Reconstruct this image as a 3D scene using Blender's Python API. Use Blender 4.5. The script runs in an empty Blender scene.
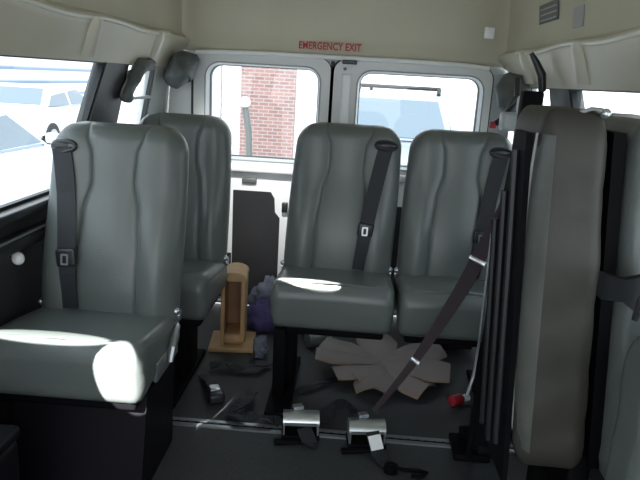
import bpy, bmesh, math, random
from mathutils import Vector, Matrix, noise
C = bpy.context.scene.collection
PI = math.pi
random.seed(4)
sc = bpy.context.scene

# ------------------------------------------------------------------ materials
MATS = {}
def mat(name, col, rough=0.5, metal=0.0, bump=0.0, bscale=60.0, var=0.0, vscale=6.0, spec=0.5, coat=0.0):
    if name in MATS: return MATS[name]
    m = bpy.data.materials.new(name); m.use_nodes = True
    nt = m.node_tree; b = nt.nodes['Principled BSDF']
    b.inputs['Base Color'].default_value = (*col, 1)
    b.inputs['Roughness'].default_value = rough
    b.inputs['Metallic'].default_value = metal
    b.inputs['Specular IOR Level'].default_value = spec
    b.inputs['Coat Weight'].default_value = coat
    tc = nt.nodes.new('ShaderNodeTexCoord')
    if var > 0:
        n = nt.nodes.new('ShaderNodeTexNoise'); n.inputs['Scale'].default_value = vscale
        n.inputs['Detail'].default_value = 5
        nt.links.new(tc.outputs['Object'], n.inputs['Vector'])
        r = nt.nodes.new('ShaderNodeValToRGB')
        r.color_ramp.elements[0].position = 0.3; r.color_ramp.elements[1].position = 0.7
        r.color_ramp.elements[0].color = (*[c * (1 - var) for c in col], 1)
        r.color_ramp.elements[1].color = (*[min(1, c * (1 + var)) for c in col], 1)
        nt.links.new(n.outputs['Fac'], r.inputs['Fac'])
        nt.links.new(r.outputs['Color'], b.inputs['Base Color'])
    if bump > 0:
        n2 = nt.nodes.new('ShaderNodeTexNoise'); n2.inputs['Scale'].default_value = bscale
        n2.inputs['Detail'].default_value = 4
        nt.links.new(tc.outputs['Object'], n2.inputs['Vector'])
        bp = nt.nodes.new('ShaderNodeBump'); bp.inputs['Strength'].default_value = bump
        bp.inputs['Distance'].default_value = 0.01
        nt.links.new(n2.outputs['Fac'], bp.inputs['Height'])
        nt.links.new(bp.outputs['Normal'], b.inputs['Normal'])
    MATS[name] = m
    return m

def glass_mat(name, tint, refl=0.06):
    m = bpy.data.materials.new(name); m.use_nodes = True
    nt = m.node_tree; nt.nodes.clear()
    o = nt.nodes.new('ShaderNodeOutputMaterial'); mx = nt.nodes.new('ShaderNodeMixShader')
    t = nt.nodes.new('ShaderNodeBsdfTransparent'); g = nt.nodes.new('ShaderNodeBsdfGlossy')
    t.inputs['Color'].default_value = (*tint, 1); g.inputs['Roughness'].default_value = 0.02
    mx.inputs['Fac'].default_value = refl
    nt.links.new(t.outputs[0], mx.inputs[1]); nt.links.new(g.outputs[0], mx.inputs[2])
    nt.links.new(mx.outputs[0], o.inputs['Surface'])
    MATS[name] = m
    return m

def brick_mat():
    m = mat('brick', (0.5, 0.3, 0.27), 0.9)
    nt = m.node_tree; b = nt.nodes['Principled BSDF']
    tc = nt.nodes.new('ShaderNodeTexCoord'); mp = nt.nodes.new('ShaderNodeMapping')
    mp.inputs['Rotation'].default_value = (PI/2, 0, 0)
    br = nt.nodes.new('ShaderNodeTexBrick'); br.inputs['Scale'].default_value = 1.0
    br.inputs['Color1'].default_value = (0.31, 0.17, 0.15, 1); br.inputs['Color2'].default_value = (0.22, 0.13, 0.12, 1)
    br.inputs['Mortar'].default_value = (0.33, 0.28, 0.27, 1)
    br.inputs['Brick Width'].default_value = 0.21; br.inputs['Row Height'].default_value = 0.075
    br.inputs['Mortar Size'].default_value = 0.012
    nt.links.new(tc.outputs['Object'], mp.inputs['Vector']); nt.links.new(mp.outputs['Vector'], br.inputs['Vector'])
    nt.links.new(br.outputs['Color'], b.inputs['Base Color'])
    return m

def siding_mat(name, c1, c2, period):
    m = mat(name, c1, 0.7)
    nt = m.node_tree; b = nt.nodes['Principled BSDF']
    tc = nt.nodes.new('ShaderNodeTexCoord'); w = nt.nodes.new('ShaderNodeTexWave')
    w.wave_type = 'BANDS'; w.bands_direction = 'Z'; w.wave_profile = 'SAW'
    w.inputs['Scale'].default_value = 0.314 / period
    r = nt.nodes.new('ShaderNodeValToRGB'); r.color_ramp.elements[0].color = (*c2, 1); r.color_ramp.elements[1].color = (*c1, 1)
    r.color_ramp.elements[0].position = 0.15; r.color_ramp.elements[1].position = 0.4
    nt.links.new(tc.outputs['Object'], w.inputs['Vector']); nt.links.new(w.outputs['Fac'], r.inputs['Fac'])
    nt.links.new(r.outputs['Color'], b.inputs['Base Color'])
    return m

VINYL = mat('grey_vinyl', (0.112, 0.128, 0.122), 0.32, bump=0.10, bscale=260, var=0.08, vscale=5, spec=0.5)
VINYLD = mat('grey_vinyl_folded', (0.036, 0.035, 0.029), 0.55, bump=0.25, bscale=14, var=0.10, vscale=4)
VINYLB = mat('lit_vinyl_boxing', (0.095, 0.102, 0.093), 0.4, bump=0.15, bscale=60, var=0.15, vscale=8)  # paler than the pad: light on this edge is put into the colour
PIPE = mat('vinyl_piping', (0.10, 0.12, 0.12), 0.35)
BELT = mat('black_webbing', (0.008, 0.011, 0.015), 0.6, bump=0.2, bscale=500)
MAROON = mat('maroon_webbing', (0.020, 0.010, 0.014), 0.7, bump=0.2, bscale=500)
BLACK = mat('black_steel', (0.0045, 0.0045, 0.0055), 0.6, var=0.2, spec=0.06)
BLACKP = mat('black_plastic', (0.016, 0.018, 0.02), 0.35)
CHROME = mat('brushed_metal', (0.62, 0.66, 0.68), 0.28, metal=0.9)
STEEL = mat('dull_steel', (0.40, 0.43, 0.44), 0.38, metal=0.8, bump=0.1)
FLOORM = mat('rubber_floor', (0.034, 0.037, 0.039), 0.6, bump=0.25, bscale=400, var=0.28, vscale=90)
CREAM = mat('cream_liner', (0.54, 0.515, 0.40), 0.42, bump=0.08, bscale=9, var=0.05, vscale=3)
CREAMT = mat('cream_trim', (0.62, 0.60, 0.50), 0.35, bump=0.05, bscale=12)
GREYP = mat('grey_paint', (0.38, 0.41, 0.41), 0.4, bump=0.03, bscale=10)
WHITEP = mat('white_paint', (0.86, 0.88, 0.88), 0.4)
DOORP = mat('door_paint', (0.66, 0.68, 0.68), 0.4, bump=0.03, bscale=8)
DARKP = mat('dark_trim_panel', (0.022, 0.022, 0.024), 0.6, bump=0.1, bscale=150, var=0.15)
PILLARD = mat('dark_pillar', (0.028, 0.033, 0.034), 0.5, bump=0.1, bscale=60, var=0.2)
RUBBER = mat('window_rubber', (0.012, 0.014, 0.016), 0.5)
GREYC = mat('crumpled_grey_plastic', (0.10, 0.115, 0.112), 0.6, bump=0.3, bscale=35, var=0.25, vscale=14)
RED = mat('red_lettering', (0.50, 0.06, 0.07), 0.6)
REDP = mat('red_plastic', (0.35, 0.02, 0.03), 0.5)
WOOD = mat('light_wood', (0.46, 0.29, 0.14), 0.5, var=0.15, vscale=9, bump=0.05)
WOODD = mat('brown_wood', (0.22, 0.11, 0.045), 0.55, var=0.2, vscale=9)
PURPLE = mat('purple_cloth', (0.075, 0.06, 0.17), 0.8, bump=0.3, bscale=60, var=0.3)
BLUEGREY = mat('blue_grey_cloth', (0.16, 0.18, 0.23), 0.75, bump=0.3, bscale=60, var=0.2)
MAROONB = mat('maroon_bag_cloth', (0.05, 0.008, 0.014), 0.8, bump=0.25, bscale=40)
TANC = mat('taupe_leather', (0.24, 0.20, 0.185), 0.6, bump=0.15, bscale=40, var=0.12)
TANE = mat('tan_underside', (0.34, 0.22, 0.13), 0.7)
STICK = mat('grey_sticker', (0.13, 0.14, 0.135), 0.4)
STICKL = mat('pale_sticker', (0.42, 0.42, 0.43), 0.4)
BOXM = mat('dark_plum_plastic', (0.006, 0.005, 0.008), 0.5, spec=0.15)
GLASS = glass_mat('window_glass', (0.92, 0.96, 0.97))
CARW = mat('white_car_paint', (0.80, 0.83, 0.85), 0.25, coat=0.5)
CARG = mat('pale_blue_car_paint', (0.70, 0.76, 0.82), 0.25, coat=0.5)
CARGL = mat('car_glass', (0.14, 0.18, 0.215), 0.1)
CARS = mat('silver_blue_car_paint', (0.28, 0.32, 0.36), 0.25, coat=0.4)
TYRE = mat('tyre_rubber', (0.03, 0.03, 0.03), 0.8)
ASPH = mat('asphalt', (0.50, 0.50, 0.50), 0.9, var=0.15, vscale=3)
LAMPM = mat('car_lamp', (0.8, 0.82, 0.85), 0.1)
BRICK = brick_mat()
SIDE = siding_mat('white_siding', (0.62, 0.65, 0.68), (0.16, 0.22, 0.30), 0.75)
SIDE2 = siding_mat('fine_white_siding', (0.75, 0.75, 0.76), (0.55, 0.55, 0.58), 0.2)

# ------------------------------------------------------------------ helpers
def V(*a): return Vector(a)
def add_box(bm, c, s, rot=None, bev=0.0, seg=3):
    r = bmesh.ops.create_cube(bm, size=1)
    vs = r['verts']
    M = Matrix.Translation(c) @ (rot.to_4x4() if rot else Matrix.Identity(4)) @ Matrix.Diagonal((*s, 1))
    bmesh.ops.transform(bm, matrix=M, verts=vs)
    if bev > 0:
        es = list({e for v in vs for e in v.link_edges})
        bmesh.ops.bevel(bm, geom=es, offset=min(bev, min(s) * 0.49), segments=seg, affect='EDGES', profile=0.5)
def box(c, s, rot=None, bev=0.0, seg=3):
    bm = bmesh.new(); add_box(bm, c, s, rot, bev, seg); return bm
def rz(a): return Matrix.Rotation(a, 3, 'Z')
def ry(a): return Matrix.Rotation(a, 3, 'Y')
def rx(a): return Matrix.Rotation(a, 3, 'X')
def add_tube(bm, pts, r, n=8, cap=True):
    pts = [Vector(p) for p in pts]; rings = []
    for i, p in enumerate(pts):
        t = (pts[min(i + 1, len(pts) - 1)] - pts[max(i - 1, 0)]).normalized()
        a = t.cross(V(0, 0, 1)); a = a if a.length > 0.1 else t.cross(V(1, 0, 0)); a.normalize(); b = t.cross(a)
        rr = r[i] if isinstance(r, (list, tuple)) else r
        rings.append([bm.verts.new(p + a * math.cos(2 * PI * k / n) * rr + b * math.sin(2 * PI * k / n) * rr) for k in range(n)])
    for A, B in zip(rings, rings[1:]):
        for k in range(n): bm.faces.new((A[k], A[(k + 1) % n], B[(k + 1) % n], B[k]))
    if cap: bm.faces.new(rings[0][::-1]); bm.faces.new(rings[-1])
def add_ribbon(bm, pts, wdirs, width, th=0.003):
    """a flat strap along pts; wdirs: one width vector or one per point"""
    pts = [Vector(p) for p in pts]; rings = []
    for i, p in enumerate(pts):
        t = (pts[min(i + 1, len(pts) - 1)] - pts[max(i - 1, 0)]).normalized()
        w = Vector(wdirs[i] if isinstance(wdirs, list) else wdirs); w = (w - t * w.dot(t)).normalized()
        nn = t.cross(w).normalized()
        wd = width[i] if isinstance(width, (list, tuple)) else width
        a, b = w * wd / 2, nn * th / 2
        rings.append([bm.verts.new(p + q) for q in (-a - b, a - b, a + b, -a + b)])
    for A, B in zip(rings, rings[1:]):
        for k in range(4): bm.faces.new((A[k], A[(k + 1) % 4], B[(k + 1) % 4], B[k]))
    bm.faces.new(rings[0][::-1]); bm.faces.new(rings[-1])
def add_prism(bm, poly, axis, a, b):
    """extrude 2D poly along axis ('x','y','z') between a and b"""
    def P(p, t): return V(t, p[0], p[1]) if axis == 'x' else V(p[0], t, p[1]) if axis == 'y' else V(p[0], p[1], t)
    A = [bm.verts.new(P(p, a)) for p in poly]; B = [bm.verts.new(P(p, b)) for p in poly]
    n = len(poly)
    for k in range(n): bm.faces.new((A[k], A[(k + 1) % n], B[(k + 1) % n], B[k]))
    bm.faces.new(A[::-1]); bm.faces.new(B)
def add_loft(bm, rings, close=True, caps=True):
    R = [[bm.verts.new(p) for p in r] for r in rings]; n = len(R[0])
    for A, B in zip(R, R[1:]):
        for k in range(n if close else n - 1): bm.faces.new((A[k], A[(k + 1) % n], B[(k + 1) % n], B[k]))
    if caps and close: bm.faces.new(R[0][::-1]); bm.faces.new(R[-1])
def rrect(x0, z0, x1, z1, r, n=6):
    out = []
    for cx, cz, a0 in ((x1 - r, z1 - r, 0), (x0 + r, z1 - r, 90), (x0 + r, z0 + r, 180), (x1 - r, z0 + r, 270)):
        for k in range(n + 1):
            a = math.radians(a0 + 90 * k / n); out.append((cx + r * math.cos(a), cz + r * math.sin(a)))
    return out
def add_ring_frame(bm, inner, outer, axis, a, b):
    """frame between two loops with the same count"""
    def P(p, t): return V(t, p[0], p[1]) if axis == 'x' else V(p[0], t, p[1])
    n = len(inner)
    L = [[bm.verts.new(P(p, t)) for p in lp] for lp, t in ((inner, a), (outer, a), (outer, b), (inner, b))]
    for A, B in zip(L, L[1:] + L[:1]):
        for k in range(n): bm.faces.new((A[k], A[(k + 1) % n], B[(k + 1) % n], B[k]))
def add_ball(bm, c, r, sx=1, sy=1, sz=1, u=14, v=10):
    q = bmesh.ops.create_uvsphere(bm, u_segments=u, v_segments=v, radius=r)
    bmesh.ops.transform(bm, matrix=Matrix.Translation(c) @ Matrix.Diagonal((sx, sy, sz, 1)), verts=q['verts'])
def add_cyl(bm, c, r, h, rot=None, n=20, r2=None):
    q = bmesh.ops.create_cone(bm, cap_ends=True, segments=n, radius1=r, radius2=r if r2 is None else r2, depth=h)
    bmesh.ops.transform(bm, matrix=Matrix.Translation(c) @ (rot.to_4x4() if rot else Matrix.Identity(4)), verts=q['verts'])

def obj(name, bm, m, parent=None, smooth=False, ang=40):
    bmesh.ops.recalc_face_normals(bm, faces=bm.faces)
    me = bpy.data.meshes.new(name); bm.to_mesh(me); bm.free()
    me.materials.append(m)
    if smooth:
        me.shade_smooth()
        try: me.set_sharp_from_angle(angle=math.radians(ang))
        except Exception: pass
    o = bpy.data.objects.new(name, me); C.objects.link(o)
    if parent: o.parent = parent
    return o
def tag(o, label, cat, group=None):
    o['label'] = label; o['category'] = cat
    if group: o['group'] = group
    return o
def thing(name, label, cat, loc=(0, 0, 0), rotz=0, group=None):
    o = bpy.data.objects.new(name, None); C.objects.link(o); o.empty_display_size = 0.05
    o.location = loc; o.rotation_euler = (0, 0, rotz)
    return tag(o, label, cat, group)
def struct(name, bm, m, parent=None, smooth=False, label=None):
    o = obj(name, bm, m, parent, smooth)
    if parent is None: o['kind'] = 'structure'
    if label: o['label'] = label
    return o

# ------------------------------------------------------------------ van shell
CX = -0.096              # centre line of the van
YB, YF = 3.22, -0.7      # rear doors, front end of the cabin part
HT, HS, HF = 0.834, 0.905, 0.93   # half widths at window top, sill, floor
ZT, ZS = 1.222, 0.775
def hw(z):  # half width of side wall at height z
    if z >= ZS: return HS + (HT - HS) * (z - ZS) / (ZT - ZS)
    return HF + (HS - HF) * z / ZS

struct('floor', box((CX, (YB + YF) / 2, -0.02), (2.0, YB - YF, 0.04)), FLOORM)
bm = bmesh.new(); add_box(bm, (0, 0, -0.75), (120, 120, 0.1)); struct('ground', bm, ASPH)

# aluminium tracks let into the floor
def track(name, y):
    bm = bmesh.new()
    add_box(bm, (CX, y - 0.015, 0.003), (1.8, 0.016, 0.008)); add_box(bm, (CX, y + 0.015, 0.003), (1.8, 0.016, 0.008))
    o = struct(name, bm, STEEL, label='aluminium track across the dark floor')
    bm = bmesh.new(); add_box(bm, (CX, y, 0.0015), (1.8, 0.014, 0.004))
    for k in range(60): add_cyl(bm, (CX - 0.88 + k * 0.03, y, 0.003), 0.008, 0.004, n=10)
    obj('track_slot', bm, BLACK, o)
track('trim_1', 2.0)

def side_wall(sgn, name):
    X = lambda z: CX + sgn * hw(z)
    T = 0.05
    bm = bmesh.new()
    def quad(y0a, y1a, z0, y0b, y1b, z1):   # slab from z0 to z1, with y range at each
        A = [(X(z0), y0a, z0), (X(z0), y1a, z0), (X(z1), y1b, z1), (X(z1), y0b, z1)]
        B = [(p[0] + sgn * T, p[1], p[2]) for p in A]
        add_loft(bm, [[Vector(p) for p in A], [Vector(p) for p in B]])
    quad(YF, YB, 0, YF, YB, ZS)              # lower panel
    w = struct(name, bm, DARKP)
    bm = bmesh.new()
    quad(YF, 0.35, ZS, YF, 0.45, ZT)
    quad(2.20, 2.53, ZS, 2.39, 2.625, ZT)   # B pillar slanting
    obj('pillar', bm, PILLARD, w)
    bm = bmesh.new()
    quad(2.93, YB, ZS, 2.99, YB, ZT)
    obj('rear_pillar', bm, GREYP, w)
    bm = bmesh.new()                          # header above the windows
    quad(YF, YB, ZT, YF, YB, ZT + 0.03)
    obj('window_header', bm, PILLARD, w)
    # sills
    bm = bmesh.new()
    add_box(bm, (X(ZS) - sgn * 0.012, (YF + YB) / 2, ZS - 0.012), (0.05, YB - YF, 0.03), bev=0.01)
    obj('window_sill', bm, BLACKP, w, True)
    bm = bmesh.new()
    add_box(bm, (X(0.68) - sgn * 0.02, 1.1, 0.68), (0.06, 2.2, 0.045), bev=0.018)
    obj('arm_ledge', bm, BLACKP, w, True)
    bm = bmesh.new()
    add_box(bm, (X(0.70) - sgn * 0.045, 1.1, 0.705), (0.008, 2.2, 0.006))
    obj('ledge_strip', bm, STEEL, w)
    # window glass
    n0 = 1 if sgn < 0 else 3
    for i, (a0, a1, b0, b1) in enumerate(((0.35, 2.20, 0.45, 2.39), (2.53, 2.93, 2.625, 2.99))):
        bm = bmesh.new()
        g = [(X(ZS) + sgn * 0.02, a0, ZS), (X(ZS) + sgn * 0.02, a1, ZS), (X(ZT) + sgn * 0.02, b1, ZT), (X(ZT) + sgn * 0.02, b0, ZT)]
        bm.faces.new([bm.verts.new(p) for p in g])
        gl = struct('window_%d' % (n0 + i), bm, GLASS)
        bm = bmesh.new()
        gi = [(p[0] - sgn * 0.012, p[1], p[2]) for p in g]; cen = sum((Vector(p) for p in gi), V(0, 0, 0)) / 4
        gin = [Vector(p) + V(0, math.copysign(0.012, cen.y - p[1]), math.copysign(0.012, cen.z - p[2])) for p in gi]
        add_loft(bm, [[Vector(p) for p in gi], gin, [p + V(sgn * 0.02, 0, 0) for p in gin]], caps=False)
        obj('window_frame', bm, RUBBER, gl)
    return w
wl = side_wall(-1, 'wall_left'); wr = side_wall(1, 'wall_right')
bm = bmesh.new(); add_ball(bm, (-0.99, 1.80, 0.625), 0.016, 1.2, 1, 1.3); obj('lock_knob', bm, WHITEP, wl, True)
# centre divider of the small quarter window on the left
bm = bmesh.new(); add_box(bm, (CX - 0.865, 2.80, 1.075), (0.02, 0.38, 0.012), ry(0.0)); obj('window_bar', bm, GREYP, wl)

# cream moulded high roof
prof = [(0.829, 1.214), (0.826, 1.222), (0.822, 1.235), (0.797, 1.285), (0.777, 1.325), (0.768, 1.342), (0.768, 1.352), (0.782, 1.357), (0.80, 1.375), (0.79, 1.50), (0.765, 1.62), (0.72, 1.72),
        (0.62, 1.79), (0.45, 1.825), (0.2, 1.84), (0.0, 1.842)]
full = [(-x, z) for x, z in prof] + [(x, z) for x, z in prof[::-1][1:]]
bm = bmesh.new()
rings = []
ny = 34
for j in range(ny + 1):
    y = YF + (YB - 0.0 - YF) * j / ny
    t = max(0.0, (y - 2.86) / (YB - 2.86))
    ring = []
    for x, z in full:
        k = 1 - 0.055 * t ** 2 if z > 1.3 else 1
        dz = 0.0
        if z < 1.37 and z > 1.30:     # scooped cut-outs of the moulding between the bows
            dz = 0.008 * math.sin(y * 9.0)
        ring.append(V(CX + x * k, y, z + dz))
    rings.append(ring)
add_loft(bm, rings, close=False)
ceil = struct('ceiling', bm, CREAM, smooth=True)
# raised bows across the side moulding
for sgn in (-1, 1):
    for y in (1.35, 2.12, 2.80):
        bm = bmesh.new(); rg = []
        for (x, z) in ((0.818, 1.228), (0.79, 1.28), (0.766, 1.325), (0.757, 1.352)):
            s = 0.5 + 0.5 * (1.352 - z) / 0.13
            rg.append([V(CX + sgn * (x + dx), y + dy * s + (1.352 - z) * 0.5, z) for dx, dy in ((0.012, -0.05), (-0.012, -0.03), (-0.012, 0.03), (0.012, 0.05))])
        add_loft(bm, rg); obj('roof_bow', bm, CREAMT, ceil, True, 60)
# glossy lip on the ledge
for i, sgn in enumerate((-1, 1)):
    bm = bmesh.new(); pts = []
    for j in range(30):
        y = 0.2 + 2.75 * j / 29
        pts.append((CX + sgn * (0.770), y, 1.352 + 0.006 * math.sin(y * 9)))
    add_tube(bm, pts, 0.011, 8); struct('trim_%d' % (2 + i), bm, CREAMT, smooth=True, label='cream lip along the roof ledge')
# rear panel over the doors
bm = bmesh.new()
N = 48; rings = []
for z, y in ((1.30, YB - 0.015), (1.32, YB - 0.03), (1.40, YB - 0.05), (1.50, YB - 0.065), (1.62, YB - 0.10), (1.74, YB - 0.17), (1.86, YB - 0.28)):
    ring = []
    for k in range(N + 1):
        x = -0.80 + 1.60 * k / N
        b = 0.012 * (abs(math.sin(x * 9.0)) ** 0.5) + 0.02 * (abs(x) / 0.8) ** 4
        b += -0.012 if abs(abs(x) - 0.74) < 0.03 else 0
        ring.append(V(CX + x, y - b, z))
    rings.append(ring)
add_loft(bm, rings, close=False)
wrear = struct('wall_rear', bm, CREAM, smooth=True)
# corner posts beside the rear doors and the header rail
bm = bmesh.new()
add_box(bm, (CX - 0.79, YB - 0.0, 0.62), (0.16, 0.06, 1.30), bev=0.015)
obj('corner_post', bm, WHITEP, wrear, True)
bm = bmesh.new()
add_box(bm, (CX + 0.775, YB - 0.0, 0.62), (0.12, 0.07, 1.30), bev=0.02)
obj('corner_post', bm, GREYP, wrear, True)
bm = bmesh.new(); add_tube(bm, [(CX - 0.70 + 1.40 * k / 20, YB - 0.055, 1.302 - 0.012 * (abs(k - 10) / 10) ** 6) for k in range(21)], 0.011, 8)
obj('header_rail', bm, WHITEP, wrear, True)
bm = bmesh.new(); add_box(bm, (CX, YB + 0.03, 1.32), (1.64, 0.04, 0.10)); obj('header', bm, GREYP, wrear)

# rear doors
def rear_door(name, x0, x1, gx0, gx1, left):
    z0, z1 = 0.03, 1.295; gz0, gz1 = 0.80, 1.237
    r = 0.055
    d = None
    # painted shell round the window: rounded hole
    inner = rrect(gx0 - 0.02, gz0 - 0.02, gx1 + 0.02, gz1 + 0.018, r + 0.02)
    outer = rrect(x0, 0.76, x1, z1, 0.06)
    bm = bmesh.new(); add_ring_frame(bm, inner, outer, 'y', YB - 0.05, YB + 0.0)
    d = struct(name, bm, DOORP)
    bm = bmesh.new(); i2 = rrect(gx0, gz0, gx1, gz1, r)
    inn = [V(p[0], YB - 0.05, p[1]) for p in inner]; deep = [V(p[0], YB + 0.02, p[1]) for p in i2]
    add_loft(bm, [inn, [V(p[0], YB - 0.056, p[1]) for p in rrect(gx0 - 0.012, gz0 - 0.012, gx1 + 0.012, gz1 + 0.011, r + 0.012)], deep], caps=False)
    obj('window_surround', bm, GREYP, d, True)
    bm = bmesh.new(); add_ring_frame(bm, rrect(x0 - 0.001, 0.02, x1 + 0.001, z1 + 0.001, 0.06), rrect(x0 - 0.013, 0.02, x1 + 0.006, z1 + 0.005, 0.066), 'y', YB - 0.045, YB - 0.005); obj('door_seal', bm, RUBBER, d)
    bm = bmesh.new(); add_ring_frame(bm, i2, rrect(gx0 - 0.006, gz0 - 0.006, gx1 + 0.006, gz1 + 0.006, r), 'y', YB + 0.0, YB + 0.035)
    obj('window_gasket', bm, RUBBER, d)
    bm = bmesh.new(); bm.faces.new([bm.verts.new((p[0], YB + 0.025, p[1])) for p in i2]); obj('window_pane', bm, GLASS, d)
    bm = bmesh.new(); add_box(bm, ((x0 + x1) / 2, YB - 0.02, 0.395), (x1 - x0, 0.05, 0.74), bev=0.01); obj('lower_panel', bm, WHITEP, d, True)
    bm = bmesh.new(); add_box(bm, ((x0 + x1) / 2, YB - 0.06, 0.745), (x1 - x0 - 0.06, 0.05, 0.035), bev=0.012); obj('sill_ledge', bm, WHITEP, d, True)
    return d
dl = rear_door('door_1', -0.808, -0.143, -0.735, -0.205, True)
dr = rear_door('door_2', -0.127, 0.628, 0.003, 0.575, False)
bm = bmesh.new(); add_prism(bm, [(-0.60, 0.06), (-0.36, 0.06), (-0.36, 0.50), (-0.385, 0.53), (-0.39, 0.60), (-0.41, 0.632), (-0.60, 0.632)], 'y', YB - 0.055, YB - 0.04)
add_box(bm, (-0.70, YB - 0.047, 0.18), (0.19, 0.015, 0.24)); obj('door_trim_panel', bm, DARKP, dl)
bm = bmesh.new(); add_box(bm, (-0.52, YB - 0.052, 0.685), (0.075, 0.02, 0.03), bev=0.008); obj('pull_handle', bm, STICK, dl, True)
bm = bmesh.new(); add_box(bm, (-0.335, YB - 0.055, 0.56), (0.03, 0.03, 0.05), bev=0.006); obj('door_latch', bm, BLACKP, dl, True)
bm = bmesh.new(); add_prism(bm, [(-0.55, 0.06), (0.60, 0.06), (0.60, 0.6), (-0.05, 0.6)] if False else [(-0.05, 0.06), (0.56, 0.06), (0.56, 0.60), (-0.05, 0.60)], 'y', YB - 0.055, YB - 0.04)
obj('door_trim_panel', bm, DARKP, dr)
bm = bmesh.new(); add_box(bm, (-0.065, YB - 0.06, 1.03), (0.045, 0.02, 0.40), bev=0.01); obj('stile_highlight', bm, WHITEP, dr, True)  # white strip painting in a highlight on the door stile
bm = bmesh.new(); add_box(bm, (-0.055, YB - 0.062, 1.283), (0.07, 0.03, 0.018), bev=0.004); obj('door_latch', bm, BLACKP, dr)
bm = bmesh.new(); add_cyl(bm, (-0.075, YB - 0.056, 1.252), 0.008, 0.012, rx(PI / 2)); obj('screw_head', bm, STICK, dr)
bm = bmesh.new(); add_box(bm, (-0.135, YB - 0.03, 0.66), (0.018, 0.03, 1.25)); obj('door_seal', bm, RUBBER, dr)

# EMERGENCY EXIT lettering
cu = bpy.data.curves.new('lettering_curve', 'FONT'); cu.body = 'EMERGENCY EXIT'; cu.size = 0.052; cu.align_x = 'CENTER'; cu.extrude = 0.0008; cu.offset = 0.0011
cu.space_character = 1.03
to = bpy.data.objects.new('lettering_tmp', cu); C.objects.link(to)
dg = bpy.context.evaluated_depsgraph_get(); me = bpy.data.meshes.new_from_object(to.evaluated_get(dg)); bpy.data.objects.remove(to)
me.materials.clear(); me.materials.append(RED)
lo = bpy.data.objects.new('exit_lettering', me); C.objects.link(lo)
lo.location = (-0.153, YB - 0.079, 1.334); lo.rotation_euler = (PI / 2 - 0.12, 0, 0)
lo.scale = (0.69, 0.92, 1)
tag(lo, 'red EMERGENCY EXIT lettering on cream panel above the rear doors', 'sign')

# ------------------------------------------------------------------ seats
BZ0, BZT, BT = 0.405, 1.030, 0.062
def lean(z): return -0.075 + (z - BZ0) * 0.17
def seam_x(z):
    pts = ((0.40, 0.10), (0.62, 0.098), (0.76, 0.088), (0.86, 0.066), (0.94, 0.070), (1.0, 0.088), (1.06, 0.11))
    for (a, va), (b, vb) in zip(pts, pts[1:]):
        if z <= b:
            t = max(0, min(1, (z - a) / (b - a))); t = t * t * (3 - 2 * t); return va + (vb - va) * t
    return pts[-1][1]
def back_w(z, W):
    t = (z - BZ0) / (BZT - BZ0); r = 0.085
    w = W * (1.035 - 0.03 * t - 0.05 * max(0, t - 0.45) ** 1.5 + 0.02 * math.sin(t * PI) )
    zc = BZT - r
    if z > zc: w = w - r + math.sqrt(max(0, r * r - (z - zc) ** 2))
    rb = 0.03
    if z < BZ0 + rb: w = w - rb + math.sqrt(max(0, rb * rb - (BZ0 + rb - z) ** 2))
    return w
def back_f(x, z, W):
    d = min(back_w(z, W) - abs(x), (BZT - z) * 1.0 + 0.0, (z - BZ0) + 0.0)
    # rounded distance near the corner
    d = max(0, d); re = 0.05
    return math.sqrt(max(0, 1 - (1 - min(d / re, 1)) ** 2))
def back_y(x, z, W):
    f = back_f(x, z, W)
    xs = seam_x(z); e = (abs(x) - xs)
    bol = 0.0
    if e > 0:
        q = min(1, e / max(0.02, W - xs)); bol = 0.017 * math.sin(min(1, q * 1.25) * PI) ** 0.8 * (0.6 + 0.4 * math.exp(-((z - 0.62) / 0.2) ** 2))
    else:
        bol = 0.009 * (1 - (abs(x) / xs) ** 2)
    bol += 0.014 * math.exp(-((z - 0.60) / 0.11) ** 2) - 0.009 * math.exp(-((z - 0.84) / 0.09) ** 2)
    g = 0.005 * math.exp(-(e / 0.0035) ** 2)
    return lean(z) - (BT + bol - g) * f
def back_bm(W):
    bm = bmesh.new()
    zs = []
    n = 44
    for i in range(n + 1):
        t = i / n; t = 0.5 - 0.5 * math.cos(PI * t) if True else t
        zs.append(BZ0 + (BZT - BZ0) * (0.45 * t + 0.55 * i / n))
    fr, bk = [], []
    for z in zs:
        w = max(0.01, back_w(z, W)); xs = min(seam_x(z), w * 0.8)
        cols = []
        outer = [0, .012, .03, .06, .11, .18, .28, .4, .52, .64, .75, .85, .92]
        for k in outer: cols.append(-w + (w - xs) * k)
        cols += [-xs - 0.004, -xs, -xs + 0.004]
        for k in range(1, 14): cols.append(-xs + 2 * xs * k / 14)
        cols += [xs - 0.004, xs, xs + 0.004]
        for k in outer[::-1]: cols.append(w - (w - xs) * k)
        m = len(cols); fr_r, bk_r = [], []
        for c, x in enumerate(cols):
            yf = back_y(x, z, W); edge = c in (0, m - 1) or z in (zs[0], zs[-1])
            v = bm.verts.new((x, yf, z)); fr_r.append(v)
            if edge: bk_r.append(v)
            else: bk_r.append(bm.verts.new((x, lean(z) + 0.055 * back_f(x, z, W), z)))
        fr.append(fr_r); bk.append(bk_r)
    for i in range(n):
        for k in range(len(fr[0]) - 1):
            bm.faces.new((fr[i][k], fr[i][k + 1], fr[i + 1][k + 1], fr[i + 1][k]))
            q = (bk[i][k + 1], bk[i][k], bk[i + 1][k], bk[i + 1][k + 1])
            if len(set(q)) == 4 and not all(a in (fr[i][k], fr[i][k+1], fr[i+1][k], fr[i+1][k+1]) for a in q):
                try: bm.faces.new(q)
                except ValueError: pass
    return bm
CW, CD0, CD1 = 0.224, -0.45, -0.03
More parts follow.
